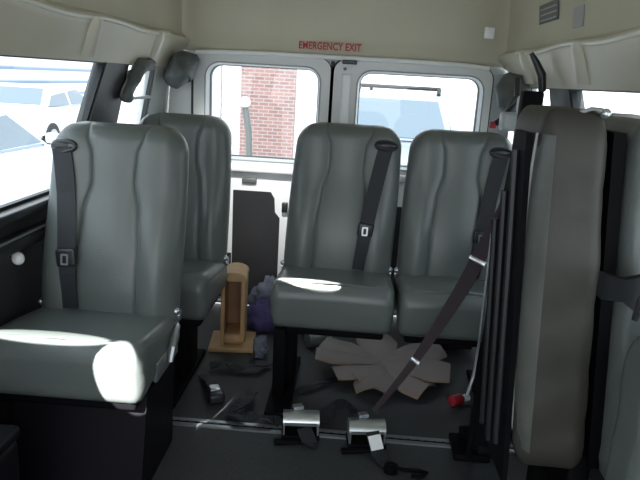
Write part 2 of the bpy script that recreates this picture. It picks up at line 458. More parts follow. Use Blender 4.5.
def cushion_ring(W):
    bm = bmesh.new()
    nx, ny = 30, 26; H0, H1 = 0.322, 0.487
    # side profile (y,z) closed loop, waterfall front
    prof = []
    for a in range(9): t = a / 8 * PI / 2; prof.append((CD0 + 0.055 - 0.055 * math.cos(t) * 1.0, H1 - 0.06 + 0.06 * math.sin(t)))
    for k in range(1, 10): prof.append((CD0 + 0.055 + (CD1 - CD0 - 0.08) * k / 9, H1 + 0.004 * math.sin(k / 9 * PI) - 0.042 * k / 9))
    for a in range(5): t = a / 4 * PI / 2; prof.append((CD1 - 0.025 + 0.025 * math.sin(t), H1 - 0.067 + 0.025 * math.cos(t)))
    for a in range(5): t = a / 4 * PI / 2; prof.append((CD1 - 0.02 + 0.02 * math.cos(t), H0 + 0.02 - 0.02 * math.sin(t)))
    for k in range(1, 8): prof.append((CD1 - 0.02 - (CD1 - CD0 - 0.06) * k / 8, H0))
    for a in range(6): t = a / 5 * PI / 2; prof.append((CD0 + 0.05 - 0.035 * math.sin(t), H0 - 0.012 + 0.04 - 0.04 * math.cos(t)))
    cyy, czz = (CD0 + CD1) / 2, (H0 + H1) / 2
    rings = []
    for i in range(nx + 1):
        s = -1 + 2 * i / nx; s = math.copysign(abs(s) ** 0.75, s); x = s * W
        d = W - abs(x); re = 0.032; f = math.sqrt(max(0, 1 - (1 - min(d / re, 1)) ** 2))
        ins = (1 - f) * 0.034
        ring = []
        for y, z in prof:
            vy = y - cyy; vz = z - czz
            yy = cyy + vy - math.copysign(min(abs(vy), ins), vy); zz = czz + vz - math.copysign(min(abs(vz), ins), vz)
            zz += 0.006 * (1 - (x / W) ** 2) if z > czz else 0
            ring.append(V(x, yy, zz))
        rings.append(ring)
    add_loft(bm, rings); return bm

def make_seat(name, label, loc, W=0.212, belt=1, legs=(-1,), pedestal=False, group=None, rot=0.0, lin=0.05, tl=0.0, bo=0.065):
    t = thing(name, label, 'seat', loc, rot, group)
    k = W / 0.212
    obj('backrest', back_bm(W), VINYL, t, True, 70)
    for s in (-1, 1):
        bm = bmesh.new(); pts = []
        for j in range(40):
            z = BZ0 + 0.03 + (BZT - BZ0 - 0.045) * j / 39; x = s * min(seam_x(z), back_w(z, W) * 0.8); pts.append((x, back_y(x, z, W) - 0.0003, z))
        add_tube(bm, pts, 0.0016, 6); obj('seam', bm, PIPE, bpy.data.objects[t.name].children[0], True)
    cw = CW * k
    cu = obj('seat_cushion', cushion_ring(cw), VINYL, t, True, 60)
    # piping along the top front edge and round the sides
    bm = bmesh.new()
    pts = [(-cw + 0.004, -0.07, 0.425), (-cw + 0.004, -0.37, 0.458), (-cw + 0.02, -0.405, 0.470), (-cw + 0.06, -0.412, 0.484), (0, -0.416, 0.493), (cw - 0.06, -0.412, 0.484), (cw - 0.02, -0.405, 0.470), (cw - 0.004, -0.37, 0.458), (cw - 0.004, -0.07, 0.425)]
    add_tube(bm, pts, 0.0045, 6); obj('piping', bm, VINYL, cu, True)
    # back frame shell
    bm = bmesh.new(); add_box(bm, (0, 0.01, 0.72), (2 * W - 0.06, 0.03, 0.5), rx(-0.168), 0.012); obj('back_shell', bm, BLACKP, t, True)
    # underframe
    bm = bmesh.new(); add_box(bm, (0, -0.24, 0.303), (2 * cw - 0.06, 0.32, 0.045), bev=0.01); obj('seat_frame', bm, BLACK, t, True)
    # hinge caps at both sides
    for s in (-1, 1):
        bm = bmesh.new(); add_cyl(bm, (s * (cw - 0.010), -0.055, 0.440), 0.018, 0.022, ry(PI / 2), 16); add_ball(bm, (s * (cw - 0.006), -0.085, 0.462), 0.012)
        obj('hinge_cap', bm, CHROME, t, True)
    # belt guide and lap/shoulder belt lying on the backrest
    if belt:
        gx, gz = belt * (W - bo), 0.957
        gy = back_y(gx, gz, W)
        bm = bmesh.new()
        ring = []
        for j in range(17):
            a = 2 * PI * j / 16; xx, zz = gx + 0.043 * math.cos(a), gz + 0.017 * math.sin(a) + 0.006 * math.cos(a) * belt * -0.5
            ring.append((xx, back_y(xx, zz, W) - 0.004, zz))
        add_tube(bm, ring, 0.007, 8, cap=False)
        add_ball(bm, (gx, gy + 0.004, gz), 0.04, 0.98, 0.2, 0.40)
        obj('belt_guide', bm, BLACKP, t, True)
        bm = bmesh.new(); pts = []
        path = [(gx, gz - 0.004), (gx - belt * 0.010, 0.90), (gx - belt * 0.022, 0.82), (gx - belt * 0.034, 0.74), (gx - belt * 0.044, 0.66), (gx - belt * 0.052, 0.58), (gx - belt * 0.058, 0.52), (gx - belt * 0.062, 0.470)]
        for x, z in path: pts.append((x, min(back_y(x - 0.02, z, W), back_y(x, z, W), back_y(x + 0.02, z, W)) - 0.006, z))
        add_ribbon(bm, pts, (1, 0, 0), [0.058] * 4 + [0.056, 0.05, 0.046, 0.046], 0.004)
        sb = obj('seat_belt', bm, BELT, t)
        bx, bz = path[4]; bx -= belt * 0.004; bz -= 0.03
        by = back_y(bx, bz, W) - 0.016
        bm = bmesh.new(); add_box(bm, (bx, by, bz), (0.062, 0.02, 0.055), ry(0.12 * belt), 0.007)
        bu = obj('buckle', bm, BLACKP, sb, True)
        bm = bmesh.new(); add_ring_frame(bm, rrect(bx - 0.008, bz - 0.016, bx + 0.004, bz + 0.008, 0.002, 2), rrect(bx - 0.014, bz - 0.022, bx + 0.010, bz + 0.014, 0.004, 2), 'y', by - 0.012, by - 0.009)
        obj('latch_plate', bm, CHROME, sb)
    for s in legs:
        x = s * (cw - lin)
        bm = bmesh.new()
        add_box(bm, (x, -0.22, 0.16), (0.075, 0.16, 0.30), bev=0.008); add_box(bm, (x, -0.27, 0.012), (0.09, 0.50, 0.022), bev=0.006)
        obj('leg', bm, BLACK, t, True)
        bm = bmesh.new(); add_box(bm, (x - 0.01, -0.395, 0.165), (0.045, 0.04, 0.29), rx(0.12), 0.006); obj('leg', bm, BLACK, t, True)
    if pedestal:
        bm = bmesh.new(); add_prism(bm, [(-0.40, 0.0), (-0.08, 0.0), (-0.05, 0.30), (-0.33, 0.30)], 'x', -cw + 0.04, cw - 0.02); obj('pedestal', bm, BOXM, t)
        bm = bmesh.new(); add_tube(bm, [(cw + 0.002, -0.10, 0.42), (cw + 0.012, -0.16, 0.415), (cw + 0.016, -0.20, 0.39), (cw + 0.014, -0.215, 0.35)], [0.010, 0.012, 0.012, 0.008], 8)
        obj('recline_lever', bm, STEEL, t, True)
        bm = bmesh.new(); add_box(bm, (cw - 0.004, -0.20, 0.355), (0.014, 0.22, 0.06), bev=0.006); obj('side_bracket', bm, STEEL, t, True)
    if tl:
        for ch in t.children_recursive:
            if ch.type == 'MESH' and ch.name.split('.')[0] in ('backrest', 'seam', 'back_shell', 'belt_guide', 'seat_belt', 'buckle', 'latch_plate'):
                for v in ch.data.vertices: v.co.x += tl * (v.co.z - 0.42)
    return t
make_seat('passenger_seat', 'large grey vinyl seat beside the left window, sun on the corner of its cushion', (-0.748, 1.965, 0), belt=-1, legs=(), pedestal=True, tl=0.03, bo=0.052)
make_seat('passenger_seat', 'grey vinyl seat half hidden behind the front seat, beside the wooden box', (-0.705, 2.60, 0), W=0.196, belt=0, legs=(1,), lin=0.14)
make_seat('passenger_seat', 'rear grey vinyl seat in the middle with lit strip on cushion and belt buckle', (-0.045, 2.60, 0), W=0.2125, tl=0.035, belt=1, legs=(-1,))
make_seat('passenger_seat', 'rear grey vinyl seat crossed by the slanting maroon belt', (0.417, 2.60, 0), W=0.209, tl=0.02, belt=1, legs=(1,))

# ------------------------------------------------------------------ folded seats on the right
def pad_bm(x0t, x1t, x0b, x1b, y0, y1, z0, z1, bev=0.035, seed=0):
    bm = bmesh.new(); add_box(bm, (0, 0, 0), (1, 1, 1))
    bmesh.ops.subdivide_edges(bm, edges=bm.edges[:], cuts=25, use_grid_fill=True)
    hx, hy, hz = (x1t - x0t + x1b - x0b) / 4, (y1 - y0) / 2, (z1 - z0) / 2
    for v in bm.verts:
        p = V(v.co.x * 2 * hx, v.co.y * 2 * hy, v.co.z * 2 * hz)
        r = bev; rc = 0.075
        # rounded box: clamp to core, push out by r; larger rounding at the top and bottom ends
        core = V(max(-hx + r, min(hx - r, p.x)), max(-hy + r, min(hy - r, p.y)), max(-hz + rc, min(hz - rc, p.z)))
        d = p - core; sc_ = V(d.x / r, d.y / r, d.z / rc)
        if sc_.length > 1e-6:
            mx = max(abs(sc_.x), abs(sc_.y), abs(sc_.z)); sc_ = sc_.normalized() * mx
            d = V(sc_.x * r, sc_.y * r, sc_.z * rc)
        p = core + d
        t = (p.z + hz) / (2 * hz)
        xc = (x0b + x1b) / 2 + ((x0t + x1t) / 2 - (x0b + x1b) / 2) * t
        w = ((x1b - x0b) + ((x1t - x0t) - (x1b - x0b)) * t) / (2 * hx)
        q = V(xc + p.x * w, (y0 + y1) / 2 + p.y, (z0 + z1) / 2 + p.z)
        q += 0.006 * noise.noise_vector(q * 7 + V(seed, 0, 0)) * 1.0
        q.y -= 0.005 * math.exp(-((t - 0.62) / 0.05) ** 2) - sum(0.006 * math.exp(-((t - c - 0.02 * math.sin(p.x * 30)) / 0.018) ** 2) for c in (0.30, 0.47, 0.80, 0.13))
        v.co = q
    return bm
t = thing('folded_seat', 'fold-away grey seat stowed upright beside the black post, belt stub sticking out', 'seat', (0.48, 1.5, 0))
def off(bm, o=(-0.48, -1.5, 0)):
    bmesh.ops.translate(bm, verts=bm.verts, vec=o); return bm
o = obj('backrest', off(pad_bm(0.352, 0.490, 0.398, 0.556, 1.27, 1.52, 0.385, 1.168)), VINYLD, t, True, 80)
bm = bmesh.new(); rg = []
for k in range(21):
    u = k / 20; z = 0.44 + 0.68 * u; xl = 0.398 + (0.352 - 0.398) * (z - 0.385) / 0.783; e = 0.012 * abs(2 * u - 1) ** 4
    rg.append([V(xl - 0.005 + e, 1.315, z), V(xl - 0.003 + e, 1.290, z), V(xl + 0.006 + e, 1.268, z), V(xl + 0.026, 1.257, z), V(xl + 0.030, 1.275, z), V(xl + 0.015, 1.315, z)])
add_loft(bm, rg); obj('side_boxing', off(bm), VINYLB, o, True, 60)
bm = bmesh.new(); add_tube(bm, [r[0] + V(-0.002, -0.004, 0) for r in rg], 0.0035, 6); obj('piping', off(bm), GREYP, o, True)
obj('seat_cushion', off(pad_bm(0.535, 0.675, 0.592, 0.74, 1.27, 1.68, 0.36, 1.160, seed=4)), VINYL, t, True, 80)
bm = bmesh.new(); add_loft(bm, [[V(0.503, y, 1.13), V(0.528, y, 1.13), V(0.592, y, 0.39), V(0.567, y, 0.39)] for y in (1.30, 1.62)])
obj('dark_gap_plate', off(bm), BLACK, t, True)  # black plate added to darken the gap between the two pads
bm = bmesh.new(); add_tube(bm, [(0.43, 1.30, 1.164), (0.45, 1.29, 1.173), (0.470, 1.29, 1.172), (0.485, 1.30, 1.160)], 0.004, 8); add_ball(bm, (0.476, 1.285, 1.166), 0.010); obj('rod_and_glint', off(bm), CHROME, t, True)  # thin rod; chrome ball added at its right end as a highlight
bm = bmesh.new(); add_box(bm, (0.555, 1.45, 0.20), (0.05, 0.28, 0.42), bev=0.01); add_box(bm, (0.56, 1.45, 0.012), (0.09, 0.42, 0.022), bev=0.006); obj('leg', off(bm), BLACK, t, True)
bm = bmesh.new()
add_loft(bm, [[V(x + (0.012 if j else 0), 1.302, z) for z, x in ((1.12, 0.335), (0.85, 0.353), (0.33, 0.384))] + [V(x + (0.012 if j else 0), y, z) for z, x, y in ((0.33, 0.384, 1.58), (0.85, 0.353, 1.54), (1.12, 0.335, 1.39))] for j in (0, 1)])
bf = obj('back_frame', off(bm), BLACK, t)
bm = bmesh.new()
for y0, z0, z1 in ((1.36, 0.40, 1.08), (1.44, 0.36, 0.98), (1.52, 0.36, 0.90)):
    X_ = lambda z: (0.384 + (0.353 - 0.384) * (z - 0.33) / 0.52 if z < 0.85 else 0.353 + (0.335 - 0.353) * (z - 0.85) / 0.27) - 0.004
    add_tube(bm, [(X_(z0 + (z1 - z0) * k / 8), y0, z0 + (z1 - z0) * k / 8) for k in range(9)], 0.009, 8)
obj('frame_rails', off(bm), BLACKP, bf, True)
# black folding post with twin rails and floor bracket
bm = bmesh.new()
add_box(bm, (0.457, 1.80, 0.66), (0.055, 0.05, 1.08), ry(0.015), 0.008)
add_box(bm, (0.425, 1.80, 0.50), (0.016, 0.03, 0.84), ry(0.015), 0.004)
add_box(bm, (0.498, 1.78, 0.60), (0.02, 0.04, 1.0), ry(0.015), 0.004)
obj('folding_post', off(bm), BLACK, t, True)
bm = bmesh.new(); add_tube(bm, [(0.405, 1.80, 0.80), (0.405, 1.79, 0.5), (0.40, 1.79, 0.36), (0.385, 1.78, 0.30)], 0.005, 6); obj('release_cable', off(bm), STEEL, t, True)
bm = bmesh.new(); add_box(bm, (0.46, 1.92, 0.075), (0.05, 0.32, 0.03), rx(-0.35), 0.006); add_box(bm, (0.455, 1.97, 0.014), (0.12, 0.14, 0.026), bev=0.006)
obj('floor_bracket', off(bm), BLACK, t, True)
for k, z in enumerate((1.06, 0.98)):
    bm = bmesh.new(); add_cyl(bm, (0.470, 1.772, z), 0.012, 0.012, rx(PI / 2), 12); obj('bolt', off(bm), STEEL, t, True)
bm = bmesh.new(); add_ball(bm, (0.482, 1.765, 0.93), 0.016, 1, .6, 1.6); add_ball(bm, (0.478, 1.765, 0.89), 0.014, 1, .6, 1.2); obj('latch_catch', off(bm), WOODD, t, True)
# belt stub with T head from the gap
bm = bmesh.new()
add_loft(bm, [[V(0.500, 1.22, 0.812), V(0.500, 1.22, 0.862), V(0.500, 1.25, 0.862), V(0.500, 1.25, 0.812)],
              [V(0.525, 1.18, 0.822), V(0.525, 1.18, 0.866), V(0.525, 1.20, 0.866), V(0.525, 1.20, 0.822)],
              [V(0.548, 1.165, 0.805), V(0.548, 1.165, 0.880), V(0.548, 1.18, 0.880), V(0.548, 1.18, 0.805)]])
add_tube(bm, [(0.548, 1.17, 0.792), (0.552, 1.168, 0.83), (0.562, 1.166, 0.87), (0.566, 1.166, 0.892)], [0.006, 0.009, 0.010, 0.006], 8)
obj('belt_stub', off(bm), BLACKP, t, True)
# second folded seat at the frame edge
t2 = thing('folded_seat', 'lighter grey folded seat pad at the picture edge in front of the stowed seat', 'seat', (0.68, 1.16, 0))
o2 = (-0.68, -1.16, 0)
obj('seat_cushion', off(pad_bm(0.545, 0.70, 0.555, 0.70, 1.06, 1.20, 0.30, 0.775, seed=9), o2), VINYL, t2, True, 80)
bm = bmesh.new(); add_box(bm, (0.625, 1.13, 0.155), (0.05, 0.08, 0.31), bev=0.008); obj('leg', off(bm, o2), BLACK, t2, True)

# ------------------------------------------------------------------ shoulder belts, retractor covers and brackets
def lump(pts, radii, seed, flat=(1, 1, 1), amp=0.018, sub=18):
    bm = bmesh.new()
    pts = [Vector(p) for p in pts]; dense, dr_ = [], []
    for i in range(len(pts) - 1):
        for k in range(6): t = k / 6; dense.append(pts[i].lerp(pts[i + 1], t)); dr_.append(radii[i] * (1 - t) + radii[i + 1] * t)
    dense.append(pts[-1]); dr_.append(radii[-1])
    n = len(dense)
    dr_ = [r * math.sqrt(max(0.05, 1 - (2 * i / (n - 1) - 1) ** 8)) for i, r in enumerate(dr_)]
    add_tube(bm, dense, dr_, sub)
    for v in bm.verts:
        q = noise.noise_vector(v.co * 16 + V(seed, seed, 0)); v.co += q * amp
    return bm
o = obj('retractor_cover', lump([(-0.905, 2.86, 1.222), (-0.91, 2.72, 1.218), (-0.915, 2.62, 1.17), (-0.92, 2.56, 1.09), (-0.93, 2.54, 1.06)], [0.022, 0.026, 0.028, 0.028, 0.02], 1), GREYC, None, True, 180)
tag(o, 'crumpled grey cover at the top corner of the small left quarter window', 'belt cover')
o = obj('retractor_cover', lump([(-0.79, 3.15, 1.275), (-0.84, 3.11, 1.235), (-0.865, 3.07, 1.18), (-0.865, 3.06, 1.12)], [0.03, 0.062, 0.060, 0.03], 7), GREYC, None, True, 180)
tag(o, 'rounded grey cover in the roof corner beside the left rear door', 'belt cover')
t = thing('shoulder_belt_mount', 'grey belt mount with black straps in the roof corner by the right rear door', 'belt mount', (0.60, 2.75, 1.2))
mo = (-0.60, -2.75, -1.2)
obj('mount_cover', off(lump([(0.66, 3.00, 1.255), (0.675, 2.94, 1.205), (0.685, 2.90, 1.14), (0.685, 2.88, 1.08)], [0.045, 0.075, 0.072, 0.045], 13), mo), GREYC, t, True, 180)
bm = bmesh.new(); add_box(bm, (0.62, 2.66, 1.075), (0.09, 0.06, 0.075), rz(0.2), 0.014); obj('retractor', off(bm, mo), GREYP, t, True)
bm = bmesh.new(); add_tube(bm, [(0.622, 2.5, 1.335), (0.644, 2.5, 1.304), (0.670, 2.5, 1.26), (0.680, 2.5, 1.206), (0.667, 2.5, 1.161)], [0.008, 0.013, 0.017, 0.015, 0.012], 10)
obj('black_strap', off(bm, mo), BLACKP, t, True)
bm = bmesh.new(); add_tube(bm, [(0.655, 2.80, 1.24), (0.64, 2.70, 1.17), (0.60, 2.70, 1.09), (0.56, 2.74, 1.05)], 0.014, 8); obj('black_strap', off(bm, mo), BLACKP, t, True)
bm = bmesh.new(); add_box(bm, (0.56, 2.72, 1.055), (0.03, 0.012, 0.028), rz(0.2), 0.004); obj('red_tag', off(bm, mo), REDP, t, True)
bm = bmesh.new(); add_ball(bm, (0.665, 2.56, 1.145), 0.016, .7, 1, 1.6); add_ball(bm, (0.70, 2.56, 1.13), 0.014); obj('anchor_bolt', off(bm, mo), CHROME, t, True)

# slanting shoulder belt down to the tie-down
t = thing('shoulder_belt', 'long maroon-black belt slanting from the right corner down to the floor ratchet', 'belt', (0.115, 2.0, 0))
BP = [V(0.548, 2.15, 1.146), V(0.526, 2.12, 1.012), V(0.507, 2.10, 0.846), V(0.430, 2.07, 0.651), V(0.372, 2.05, 0.52), V(0.251, 2.02, 0.296), V(0.126, 2.0, 0.105)]
BW = [0.014, 0.018, 0.038, 0.048, 0.046, 0.028, 0.018]
def spline(P, n=6):
    d = []
    for i in range(len(P) - 1):
        p0, p1, p2, p3 = P[max(i - 1, 0)], P[i], P[i + 1], P[min(i + 2, len(P) - 1)]
        for k in range(n):
            t = k / n; d.append(0.5 * ((2 * p1) + (p2 - p0) * t + (2 * p0 - 5 * p1 + 4 * p2 - p3) * t * t + (3 * p1 - p0 - 3 * p2 + p3) * t ** 3))
    return d + [P[-1]]
pts = spline(BP); ws = [q.x for q in spline([V(v, 0, 0) for v in BW])]
bm = bmesh.new(); add_ribbon(bm, pts, V(1, -0.35, 0.3), ws, 0.004)
obj('strap', off(bm, (-0.115, -2.0, 0)), MAROON, t)
for p, q, w in ((V(0.428, 2.062, 0.647), BP[4] - BP[3], 0.062), (V(0.251, 2.012, 0.296), BP[5] - BP[4], 0.036)):
    q = q.normalized()
    w_ = V(1, -0.35, 0.3); w_ = (w_ - q * w_.dot(q)).normalized(); n_ = q.cross(w_)
    R = Matrix((w_, q, n_)).transposed()
    bm = bmesh.new(); add_box(bm, p, (w, 0.016, 0.012), R, 0.004); obj('belt_clip', off(bm, (-0.115, -2.0, 0)), CHROME, t, True)
bm = bmesh.new(); add_box(bm, (0.552, 2.16, 1.155), (0.07, 0.05, 0.06), rz(0.2), 0.012); obj('belt_retractor', off(bm, (-0.115, -2.0, 0)), GREYP, t, True)
# ------------------------------------------------------------------ wheelchair tie-downs on the track
def tiedown(loc, rot, label, tongue):
    t = thing('tiedown_ratchet', label, 'tie-down', loc, rot, 'silver tie-down ratchets on the floor track')
    # half-round metal cover
    bm = bmesh.new(); prof = []
    for k in range(9): a = math.radians(200 - 220 * k / 8); prof.append((0.036 * math.cos(a), 0.062 + 0.028 * math.sin(a)))
    inner = [(y * 0.85, 0.062 + (z - 0.062) * 0.85) for y, z in prof[::-1]]
    add_prism(bm, prof + inner, 'x', -0.062, 0.062); obj('reel_cover', bm, CHROME, t, True, 30)
    bm = bmesh.new(); add_cyl(bm, (0, 0, 0.06), 0.024, 0.118, ry(PI / 2), 16); obj('reel', bm, BLACKP, t, True)
    for s in (-1, 1):
        bm = bmesh.new(); add_prism(bm, [(-0.034, 0.012), (0.034, 0.012), (0.038, 0.06), (0.02, 0.085), (-0.02, 0.085), (-0.038, 0.06)], 'x', s * 0.058 - 0.003, s * 0.058 + 0.003); obj('side_plate', bm, STEEL, t)
    bm = bmesh.new(); add_box(bm, (0, 0, 0.009), (0.13, 0.085, 0.018), bev=0.005); add_box(bm, (-0.02, -0.055, 0.008), (0.14, 0.025, 0.014), rz(0.1), bev=0.005); obj('base', bm, BLACK, t, True)
    bm = bmesh.new(); add_box(bm, (-0.012, 0.02, 0.096), (0.036, 0.028, 0.012), rz(0.3), 0.004); add_cyl(bm, (-0.012, 0.02, 0.088), 0.007, 0.02); obj('release_lever', bm, CHROME, t, True)
    if tongue:
        bm = bmesh.new(); add_ribbon(bm, [(0.015, -0.036, 0.066), (0.02, -0.060, 0.05), (0.028, -0.085, 0.024), (0.04, -0.12, 0.012), (0.055, -0.15, 0.010)], (1, 0, 0), 0.045, 0.004); o = obj('webbing', bm, BELT, t)
        bm = bmesh.new(); add_ribbon(bm, [(0.018, -0.052, 0.062), (0.024, -0.072, 0.042), (0.028, -0.085, 0.029)], (1, 0, 0), 0.042, 0.005); obj('label_tab', bm, WHITEP, o)
        bm = bmesh.new(); add_cyl(bm, (0.06, -0.165, 0.014), 0.022, 0.022); add_tube(bm, [(0.06, -0.165, 0.02), (0.10, -0.172, 0.014), (0.15, -0.172, 0.012), (0.172, -0.18, 0.01), (0.15, -0.20, 0.01), (0.12, -0.198, 0.01)], 0.007, 8); obj('hook', bm, BLACK, t, True)
    else:
        bm = bmesh.new(); add_ribbon(bm, [(0.01, -0.03, 0.045), (0.02, -0.05, 0.03), (0.03, -0.07, 0.016), (0.02, -0.085, 0.012)], (1, 0.1, 0), 0.05, 0.005); obj('webbing', bm, BELT, t)
    return t
tiedown((-0.122, 1.985, 0.0), 0.10, 'silver floor ratchet without a belt, nearer the folded card and left seats', False)
tiedown((0.103, 1.965, 0.0), 0.12, 'silver floor ratchet at the foot of the slanting belt, hook strap in front', True)

# loose straps and buckles on the floor
def strap(pts, width, label, m=BELT, name='webbing_strap', grp='loose black straps on the floor'):
    bm = bmesh.new(); d = []
    P = [Vector(p) for p in pts]
    for i in range(len(P) - 1):
        p0, p1, p2, p3 = P[max(i - 1, 0)], P[i], P[i + 1], P[min(i + 2, len(P) - 1)]
        for k in range(6):
            t = k / 6
            d.append(0.5 * ((2 * p1) + (p2 - p0) * t + (2 * p0 - 5 * p1 + 4 * p2 - p3) * t * t + (3 * p1 - p0 - 3 * p2 + p3) * t ** 3))
    d.append(P[-1]); wd = []
    for i in range(len(d)):
        t = d[min(i + 1, len(d) - 1)] - d[max(i - 1, 0)]; wd.append(V(-t.y, t.x, 0.3 * math.sin(i * 0.7) * t.length))
    add_ribbon(bm, d, wd, width, 0.005)
    o = obj(name, bm, m); tag(o, label, 'strap', grp); return o
strap([(-0.05, 2.05, .02), (-0.03, 2.13, .03), (0.02, 2.15, .04), (0.07, 2.12, .025), (0.09, 2.05, .015)], 0.05, 'black strap looped on the floor between the two ratchets')
strap([(-0.33, 2.22, .02), (-0.34, 2.13, .04), (-0.38, 2.06, .02), (-0.33, 2.02, .03), (-0.26, 2.03, .03), (-0.20, 2.035, .015)], 0.045, 'black strap bunched at the foot of the middle rear seat leg')
strap([(-0.54, 2.42, .02), (-0.48, 2.44, .03), (-0.42, 2.42, .02), (-0.35, 2.44, .035), (-0.30, 2.50, .015)], 0.04, 'black strap lying from the left seats to the wooden box')
strap([(-0.16, 2.27, .012), (-0.10, 2.33, .02), (-0.02, 2.40, .012), (0.06, 2.44, .012)], 0.03, 'thin black strap running under the tan leaf-shaped card')
t = thing('belt_buckle', 'black belt buckle with silver face lying on the floor by the left seats', 'buckle', (-0.464, 2.178, 0), 0.4)
bm = bmesh.new(); add_box(bm, (0, 0, 0.022), (0.06, 0.09, 0.042), bev=0.012); obj('buckle_body', bm, BLACKP, t, True)
bm = bmesh.new(); add_box(bm, (0, 0.012, 0.045), (0.036, 0.045, 0.006), bev=0.002); obj('buckle_face', bm, CHROME, t, True)
bm = bmesh.new(); add_ribbon(bm, [(0, 0.04, 0.02), (0.0, 0.10, 0.03), (-0.01, 0.15, 0.02), (-0.01, 0.19, 0.012)], (1, 0.5, 0), 0.04, 0.005); obj('strap', bm, BELT, t)

# ------------------------------------------------------------------ things on the floor
# leaf shaped tan cut-outs fanned out round a centre
t = thing('fanned_card', 'taupe card cut into broad leaf-shaped flaps fanned out on the floor', 'card', (0.165, 2.50, 0))
petals = [(178, 0.27, 0.11, 0.060), (148, 0.27, 0.12, 0.055), (206, 0.22, 0.12, 0.025), (262, 0.22, 0.12, 0.012), (318, 0.25, 0.12, 0.012), (352, 0.29, 0.14, 0.045), (35, 0.32, 0.12, 0.05), (92, 0.30, 0.13, 0.05), (228, 0.17, 0.10, 0.02)]
for a, L, w, lift in petals:
    a = math.radians(a); dx, dy = math.cos(a), math.sin(a); ns = 9
    for part, mm, dz in (('flap', TANC, 0.0), ('underside', TANE, -0.006)):
        bm = bmesh.new(); rings = []
        for i in range(ns):
            s = i / (ns - 1); ww = w * (0.25 + 0.75 * min(1, s * 1.5) ** 0.8) * (1 - 0.25 * max(0, s - 0.75) / 0.25)
            ring = []
            for k in range(5):
                u = (k - 2) / 2 * ww * 0.72
                z = 0.062 - 0.02 * s + lift * s - 0.030 * s * (abs(k - 2) / 2) ** 1.3 * (1.2 if k < 2 else 0.8)
                z = max(0.008, z) + dz
                ring.append(V(dx * L * s - dy * u, dy * L * s + dx * u, z))
            rings.append(ring)
        add_loft(bm, rings, close=False)
        if part == 'flap': fl = obj(part, bm, mm, t, True, 60)
        else: obj(part, bm, mm, fl, True, 60)
# wooden box with rounded top, standing upright on a base board
t = thing('wooden_box', 'light wooden open-fronted box standing upright beside the half hidden left seat', 'box', (-0.492, 2.74, 0), 0.10)
bm = bmesh.new(); add_box(bm, (-0.052, -0.03, 0.18), (0.018, 0.16, 0.34), bev=0.004); obj('side_panel', bm, WOOD, t, True)
bm = bmesh.new(); add_box(bm, (0.036, -0.03, 0.195), (0.022, 0.16, 0.31), bev=0.006); obj('side_panel', bm, WOOD, t, True)
bm = bmesh.new(); add_box(bm, (-0.006, 0.045, 0.19), (0.085, 0.012, 0.30)); obj('back_panel', bm, WOODD, t)
bm = bmesh.new(); add_prism(bm, [(-0.061, 0.335)] + [(-0.005 + 0.056 * math.cos(a), 0.335 + 0.03 * math.sin(a)) for a in [PI - PI * k / 10 for k in range(11)]] + [(0.051, 0.335), (0.03, 0.325), (-0.04, 0.325)], 'y', -0.11, 0.05); obj('top_panel', bm, WOOD, t)
bm = bmesh.new(); add_box(bm, (-0.01, -0.035, 0.012), (0.20, 0.20, 0.024), bev=0.005); add_box(bm, (-0.005, -0.03, 0.05), (0.09, 0.15, 0.05), bev=0.02); obj('base_board', bm, WOOD, t, True)
# cloth heaps and other clutter under the rear seats
def heap(name, c, s, m, label, cat, seed, amp=0.35):
    bm = bmesh.new(); bmesh.ops.create_icosphere(bm, subdivisions=4, radius=1)
    for v in bm.verts:
        n = noise.fractal(v.co * 2.2 + V(seed, 0, 0), 0.6, 2.0, 4)
        k = 1 + amp * n; p = v.co * k
        v.co = V(p.x * s[0], p.y * s[1], max(0.004, (p.z * 0.5 + 0.42) * s[2]))
    bmesh.ops.translate(bm, verts=bm.verts, vec=c)
    o = obj(name, bm, m, None, True, 180); tag(o, label, cat); return o
heap('crumpled_cloth', (-0.385, 2.90, 0), (0.10, 0.07, 0.15), PURPLE, 'crumpled purple cloth on the floor behind the wooden box', 'cloth', 3)
heap('crumpled_cloth', (-0.17, 2.90, 0), (0.075, 0.06, 0.11), PURPLE, 'small purple cloth bundle under the middle rear seat', 'cloth', 8)
heap('crumpled_cloth', (-0.36, 3.065, 0), (0.12, 0.045, 0.22), BLUEGREY, 'blue-grey cloth piled against the rear door behind purple cloth', 'cloth', 12)
heap('dark_bag', (0.47, 2.87, 0), (0.19, 0.11, 0.27), MAROONB, 'dark maroon bag slumped behind the tan fanned card', 'bag', 21, 0.18)
heap('grey_rag', (-0.355, 2.60, 0), (0.03, 0.05, 0.10), BLUEGREY, 'pale grey rag beside the foot of the wooden box', 'rag', 31)
t = thing('metal_cup', 'dull metal cup tipped over under the middle rear seat', 'cup', (-0.115, 2.745, 0.0), 0.5)
bm = bmesh.new(); add_cyl(bm, (0, 0, 0.042), 0.036, 0.10, ry(PI / 2) , 20, 0.042); obj('cup_body', bm, STEEL, t, True, 40)
bm = bmesh.new(); add_tube(bm, [(0.05, 0.042 * math.cos(2 * PI * k / 16), 0.042 + 0.040 * math.sin(2 * PI * k / 16)) for k in range(17)], 0.004, 6, cap=False); obj('cup_rim', bm, CHROME, t, True)
t = thing('small_bottle', 'small red bottle with white cap lying by the black folding post', 'bottle', (0.475, 2.30, 0.0), 0.6)
bm = bmesh.new(); add_tube(bm, [(-0.05, 0, 0.022), (-0.045, 0, 0.022), (0.0, 0, 0.022), (0.012, 0, 0.022)], [0.012, 0.022, 0.022, 0.012], 14); obj('bottle_body', bm, REDP, t, True)
bm = bmesh.new(); add_cyl(bm, (0.026, 0, 0.022), 0.014, 0.028, ry(PI / 2), 14); obj('bottle_cap', bm, WHITEP, t, True)
